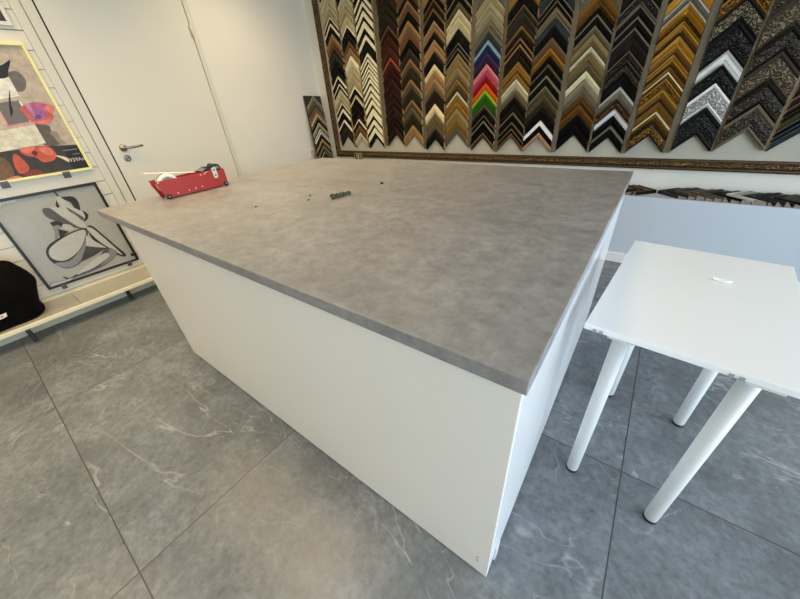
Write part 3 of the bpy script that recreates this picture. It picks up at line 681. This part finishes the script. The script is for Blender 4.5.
def hang(col, xc, hw, items, zend):
    """items: (z of apex, main, lip, lip share, carved) from the top down"""
    global NS
    n = len(items)
    for i, (z0, mainc, lip, ef, orn) in enumerate(items):
        z1 = items[i+1][0] if i+1 < n else zend
        wd = max(z0-z1-.0008, .008); rank = n-i
        d = (.030 if not orn else .044) + .004*((i*7+len(col)) % 3) - .002
        mats = [smat(mainc, orn)]; mats.append(smat(lip, False) if lip else mats[0]); mats += [rawm, darkm]
        b = MB(); chevron(b, xc, hw, z0, wd, profile('orn' if orn else '', d, ef if lip else 0, i+len(col)), ends=2)
        look = WORD[mainc] + (' carved' if orn else '')
        if lip and not orn and WORD.get(lip) and WORD[lip] != WORD[mainc]: look = '%s-edged %s' % (WORD[lip].replace(' ', '-'), WORD[mainc])
        where = ('lowest in the ' if rank == 1 else ORD[rank-1]+' up in the ')+col
        o = b.build('frame_corner_sample', mats, origin=(xc, YBK, z0-.1))
        tag(o, '%s corner sample, %s' % (look, where), 'frame sample', GRP); NS += 1
def parse(s):
    out = []
    for it in s.split():
        y, c = it.split(':'); orn = c.endswith('*'); c = c.rstrip('*'); lip = None; ef = .24
        if '/' in c:
            c, lip = c.split('/')
            if '.' in lip: lip, e = lip.split('.'); ef = float('.'+e)
        out.append((float(y), c, lip, ef, orn))
    return out
for col, pl_, pr_, yend, spec in COLS:
    a, c = hit(*pl_, 1, YFACE), hit(*pr_, 1, YFACE); xc = (a.x+c.x)/2; hw = (c.x-a.x)/2
    items = [(zat(xc, YFACE, y), *r) for y, *r in parse(spec)]
    z_, k_ = items[0][0], 0
    while z_ < zat(xc, YFACE, 0)+.15:
        k_ += 1; z_ = items[0][0]+.085
        items.insert(0, (z_, *items[(k_*3+1) % min(6, len(items))][1:]))
    EDGES.append((a.x, c.x, zat(xc, YFACE, yend)-hw, z_-hw))
    hang(col, xc, hw, items, zat(xc, YFACE, yend))
# last column, cut by the photograph's right edge: only its left arms show; rows are read along its left side
a = hit(766, 152.6, 1, YFACE); hw = .119; xc = a.x+hw
rows = [(z_y, *r) for z_y, *r in parse('62:dbrown 74:K/brown 85:dbr2 99:K/brown 110:dbrown/brgold 118:dolive 123:ogreen 132:K/olive 138:slate 143:teal/slate')]
hang('rightmost sample column', xc, hw, [(zat(a.x, YFACE, y)+hw, *r) for y, *r in rows], zat(a.x, YFACE, 151.5)+hw-.004)
print('samples', NS)

# board and frame
fo = hit(336, 159, 1, YB-.05); FX0 = fo.x+.008; FX1 = 1.42; FZ0, FZ1 = hit(600, 165, 1, YB-.045).z, 2.5
FZ0 = (FZ0+hit(345, 158.5, 1, YB-.045).z)/2
df = thing("moulding_display", ((FX0+FX1)/2, YB, FZ0), 'huge gold carved picture frame around the wall of corner samples', 'picture frame')
b = MB(); b.box((FX0+.03, YBK, FZ0+.03), (FX1-.03, YB-.0005, FZ1-.03)); bb_ = b.build('backing_board', plain('board_beige', (176, 172, 156), .7, var=.02), df)
railm = plain('divider_taupe', (98, 89, 70), .6, var=.06)
for (l0, r0, zl, zh), (l1, r1, zl1, zh1) in zip(EDGES[:-1], EDGES[1:]):
    if l1-r0 < .014: continue
    b = MB(); b.box((r0+.002, YBK-(.010 if r0 < -.9 else .024), max(zl, zl1)-.01), (l1-.002, YBK-.0002, min(FZ1-.1, max(zh, zh1)))); b.build('column_divider', railm, df, bevel=.002)
goldf = NT('antique_gold_carving')
p_ = goldf.coord((1, 1, 1)); wv = goldf.n('ShaderNodeTexWave', wave_type='RINGS'); wv.inputs['Scale'].default_value = 16; wv.inputs['Distortion'].default_value = 14; wv.inputs['Detail Scale'].default_value = 3; wv.inputs['Detail'].default_value = 2; goldf.l(p_, wv.inputs['Vector'])
goldf.l(goldf.ramp(wv.outputs['Fac'], [(.15, lin((40, 27, 13))), (.5, lin((84, 62, 34))), (.9, lin((128, 100, 62)))]), goldf.b.inputs['Base Color']); goldf.bump(wv.outputs['Fac'], .8, .006); goldf.set(Roughness=.4, Metallic=.45)
goldp = plain('antique_gold_plain', (82, 60, 33), .42, metal=.45, var=.15, scale=20)
RW = .075
def rail(p0, p1, inward):
    """mitred rail; outer edge from p0 to p1 on the wall plane"""
    p0, p1, n_ = V(p0), V(p1), V(inward); dr_ = (p1-p0).normalized(); b = MB()
    pr = [(0, .0005), (0, .030), (.010, .036), (.018, .034), (.020, .028), (.032, .042), (.050, .040), (.060, .026), (.063, .032), (.070, .030), (RW, .020), (RW, .0125)]
    for i in range(len(pr)-1):
        (s0, d0), (s1, d1) = pr[i], pr[i+1]
        q = [p0+dr_*s0+n_*s0+V((0,-d0,0)), p1-dr_*s0+n_*s0+V((0,-d0,0)), p1-dr_*s1+n_*s1+V((0,-d1,0)), p0+dr_*s1+n_*s1+V((0,-d1,0))]
        b.face(q, 1 if 4 <= i <= 6 else 0)
    q = [p0, p1, p1-dr_*RW+n_*RW+V((0,-.0125,0)), p0+dr_*RW+n_*RW+V((0,-.0125,0))]; b.face(q, 0)
    return b
for p0, p1, n_ in (((FX0,YB,FZ0),(FX1,YB,FZ0),(0,0,1)), ((FX0,YB,FZ1),(FX1,YB,FZ1),(0,0,-1)), ((FX0,YB,FZ0),(FX0,YB,FZ1),(1,0,0)), ((FX1,YB,FZ0),(FX1,YB,FZ1),(-1,0,0))):
    rail(p0, p1, n_).build('frame_rail', [goldp, goldf.m], df)

# ------------------------------------------------------------------ small sample board leaning in the corner
up = V((-3.45, 3.185, 1.405)) - V((-3.345, 3.135, LZ+.002)); HB = up.length; up.normalize()
rt = V((0, 1, 0)); rt = (rt-up*rt.dot(up)).normalized(); nb = rt.cross(up)
if nb.x < 0: nb = -nb
B0 = V((-3.345, 3.135, LZ+.002)); HWB = .132
sb = thing('sample_board', B0, 'narrow dark board of small moulding chevrons leaning in the corner', 'sample board')
b = MB(); b.prism([B0-rt*HWB, B0+rt*HWB, B0+rt*HWB+up*HB, B0-rt*HWB+up*HB], nb*-.014); b.build('board', plain('board_black', (44, 42, 34), .6), sb)
TB = lambda x, d, z: B0 + rt*x + nb*(d+.0003) + up*z
zz = HB-.004
for i, (wd, cc, lip) in enumerate(((.05,'gtaupe','beige'),(.035,'taupe','grey'),(.03,'dtaupe','taupe'),(.03,'gtaupe','taupe'),(.06,'tan','taupe'),(.035,'taupe','W'),(.03,'dgrey','gtaupe'),(.03,'K',None),(.045,'beige','cream'),(.03,'K','grey'),(.035,'gtaupe','white'),
      (.05,'dtaupe','white'),(.028,'K',None),(.045,'tan2','beige'),(.03,'K',None),(.05,'gtaupe','taupe'),(.03,'K','dk'),(.028,'K','sgrey'))):
    b = MB(); chevron(b, 0, HWB-.006, zz, wd*.985, [(0, .016, .3, .016, 1), (.3, .013, .9, .010, 0), (.9, .006, 1, .006, 0)], TB, ends=0)
    mm = smat(cc); b.build('moulding_chevron', [mm, smat(lip) if lip else mm], sb); zz -= wd*.97
    if zz < .16: break

# ------------------------------------------------------------------ corner samples lying along the ledge
def lay(x_tip, sgn, wd, mainc, lip, label, dpt):
    yc = (LY+.012+YB-.02)/2+.0; hw = (YB-.03-LY-.012)/2
    T = lambda y, d, s: (x_tip + sgn*s, yc+y, LZ+.0006+d)
    b = MB(); chevron(b, 0, hw, 0, wd-.001, [(0, dpt, .25, dpt, 1), (.25, dpt-.004, .85, dpt-.008, 0), (.85, dpt-.012, 1, dpt-.013, 0)], T, ends=2)
    mm = smat(mainc); o = b.build('frame_corner_sample', [mm, smat(lip) if lip else mm, endm, darkm], origin=(x_tip, yc, LZ))
    tag(o, label, 'frame sample', 'frame corner samples lying on the ledge')
x = hit(657, 193, 2, LZ+.03).x
xx = x-.004
for i, (wd, c_, lp, lab) in enumerate(((.03,'dk',None,'near-black corner sample on the ledge pointing right, its tip against the next'),(.05,'tan','brown','tan corner sample on the ledge just left of the near-black one'),(.05,'brown','dbrown','brown corner sample on the ledge, second left of the near-black one'),(.05,'tan','dbrown','tan and brown corner sample on the ledge half hidden by the counter'))):
    lay(xx, 1, wd, c_, lp, lab, .024); xx -= wd
xx = x+.004
row = [(.055,'teal','slate'),(.045,'dtaupe','slate'),(.05,'slate','gol2'),(.045,'taupe','grey'),(.045,'gtaupe','grey'),(.04,'dtaupe','grey'),(.05,'K','teal'),(.055,'slate','dk'),(.07,'sgrey','white'),(.035,'teal','slate'),(.04,'taupe','slate'),(.04,'K','slate'),(.045,'gol2','slate'),(.045,'teal','dk'),(.05,'slate','grey'),(.05,'dk','slate')]
for i, (wd, c_, lp) in enumerate(row):
    lab = '%s corner sample on the ledge, %s to the right of the meeting tips' % (WORD[c_], ORD[i])
    lay(xx, -1, wd, c_, lp, lab, .022+.005*(i % 3)); xx += wd
# striped offcut standing at the far end of the counter, on the ledge
q = hit(360, 160, 1, LY+.1); 
t_ = thing('sample_stack', (q.x, LY+.1, LZ+.001), 'small striped bundle of moulding offcuts behind the far edge of the counter', 'moulding offcuts')
zt2 = hit(359, 153, 1, LY+.1).z
for k_, c_ in enumerate(('gtaupe','K','ptan','dk','cream','K','gtaupe')):
    b = MB(); x0 = q.x-.05+.0145*k_; lean = .02
    b.prism([(x0, LY+.08, LZ+.001), (x0+.0138, LY+.08, LZ+.001), (x0+.0138-lean, LY+.08, zt2), (x0-lean, LY+.08, zt2)], (0, .04, 0)); b.build('moulding_strip', smat(c_), t_, bevel=.001)


# ------------------------------------------------------------------ light
w = bpy.data.worlds.new('sky'); SC.world = w; w.use_nodes = True
bgn = w.node_tree.nodes['Background']; bgn.inputs[1].default_value = 9.3
tcw = w.node_tree.nodes.new('ShaderNodeTexCoord'); sxw = w.node_tree.nodes.new('ShaderNodeSeparateXYZ'); mrw = w.node_tree.nodes.new('ShaderNodeMapRange'); rpw = w.node_tree.nodes.new('ShaderNodeValToRGB')
mrw.inputs[1].default_value = -1; mrw.inputs[2].default_value = 1
w.node_tree.links.new(tcw.outputs['Generated'], sxw.inputs[0]); w.node_tree.links.new(sxw.outputs[2], mrw.inputs[0]); w.node_tree.links.new(mrw.outputs[0], rpw.inputs[0]); w.node_tree.links.new(rpw.outputs[0], bgn.inputs[0])
for el, (p, c) in zip([rpw.color_ramp.elements[0], rpw.color_ramp.elements[1], rpw.color_ramp.elements.new(.5), rpw.color_ramp.elements.new(.53)], ((0, (.46, .47, .48, 1)), (1, (.38, .76, 1.55, 1)), (.49, (.68, .76, .83, 1)), (.54, (.62, .83, 1.06, 1)))): el.position = p; el.color = c
def area(name, loc, rot, sx, sy, energy, col, portal=False, shape='RECTANGLE', spread=math.pi):
    ld = bpy.data.lights.new(name, 'AREA'); ld.shape = shape; ld.size = sx; ld.size_y = sy; ld.energy = energy; ld.color = col; ld.spread = spread
    o = bpy.data.objects.new(name, ld); COL.objects.link(o); o.location = loc; o.rotation_euler = rot
    if portal: ld.cycles.is_portal = True
    return o
area('window_portal', (XR+.09, .05, 1.315), (0, math.pi/2, 0), 2.47, 4.3, 1, (1,1,1), True)
for x, y in ((-2.8, -1.1), (-2.7, .4), (-2.7, 2.2), (-1.5, -1.3), (-1.5, .4), (-1.5, 2.3)):
    area('ceiling_lamp', (x, y, ZC-.01), (0, 0, 0), .9, .9, 19, (1, .75, .43), shape='DISK', spread=2.1)

vs = SC.view_settings; SC.display_settings.display_device = 'sRGB'
vs.view_transform = 'Standard'; vs.look = 'None'; vs.gamma = 1; vs.use_curve_mapping = False; vs.exposure = -0.55
SC.cycles.use_denoising = True; SC.cycles.max_bounces = 8; SC.cycles.diffuse_bounces = 5; SC.cycles.sample_clamp_indirect = 6
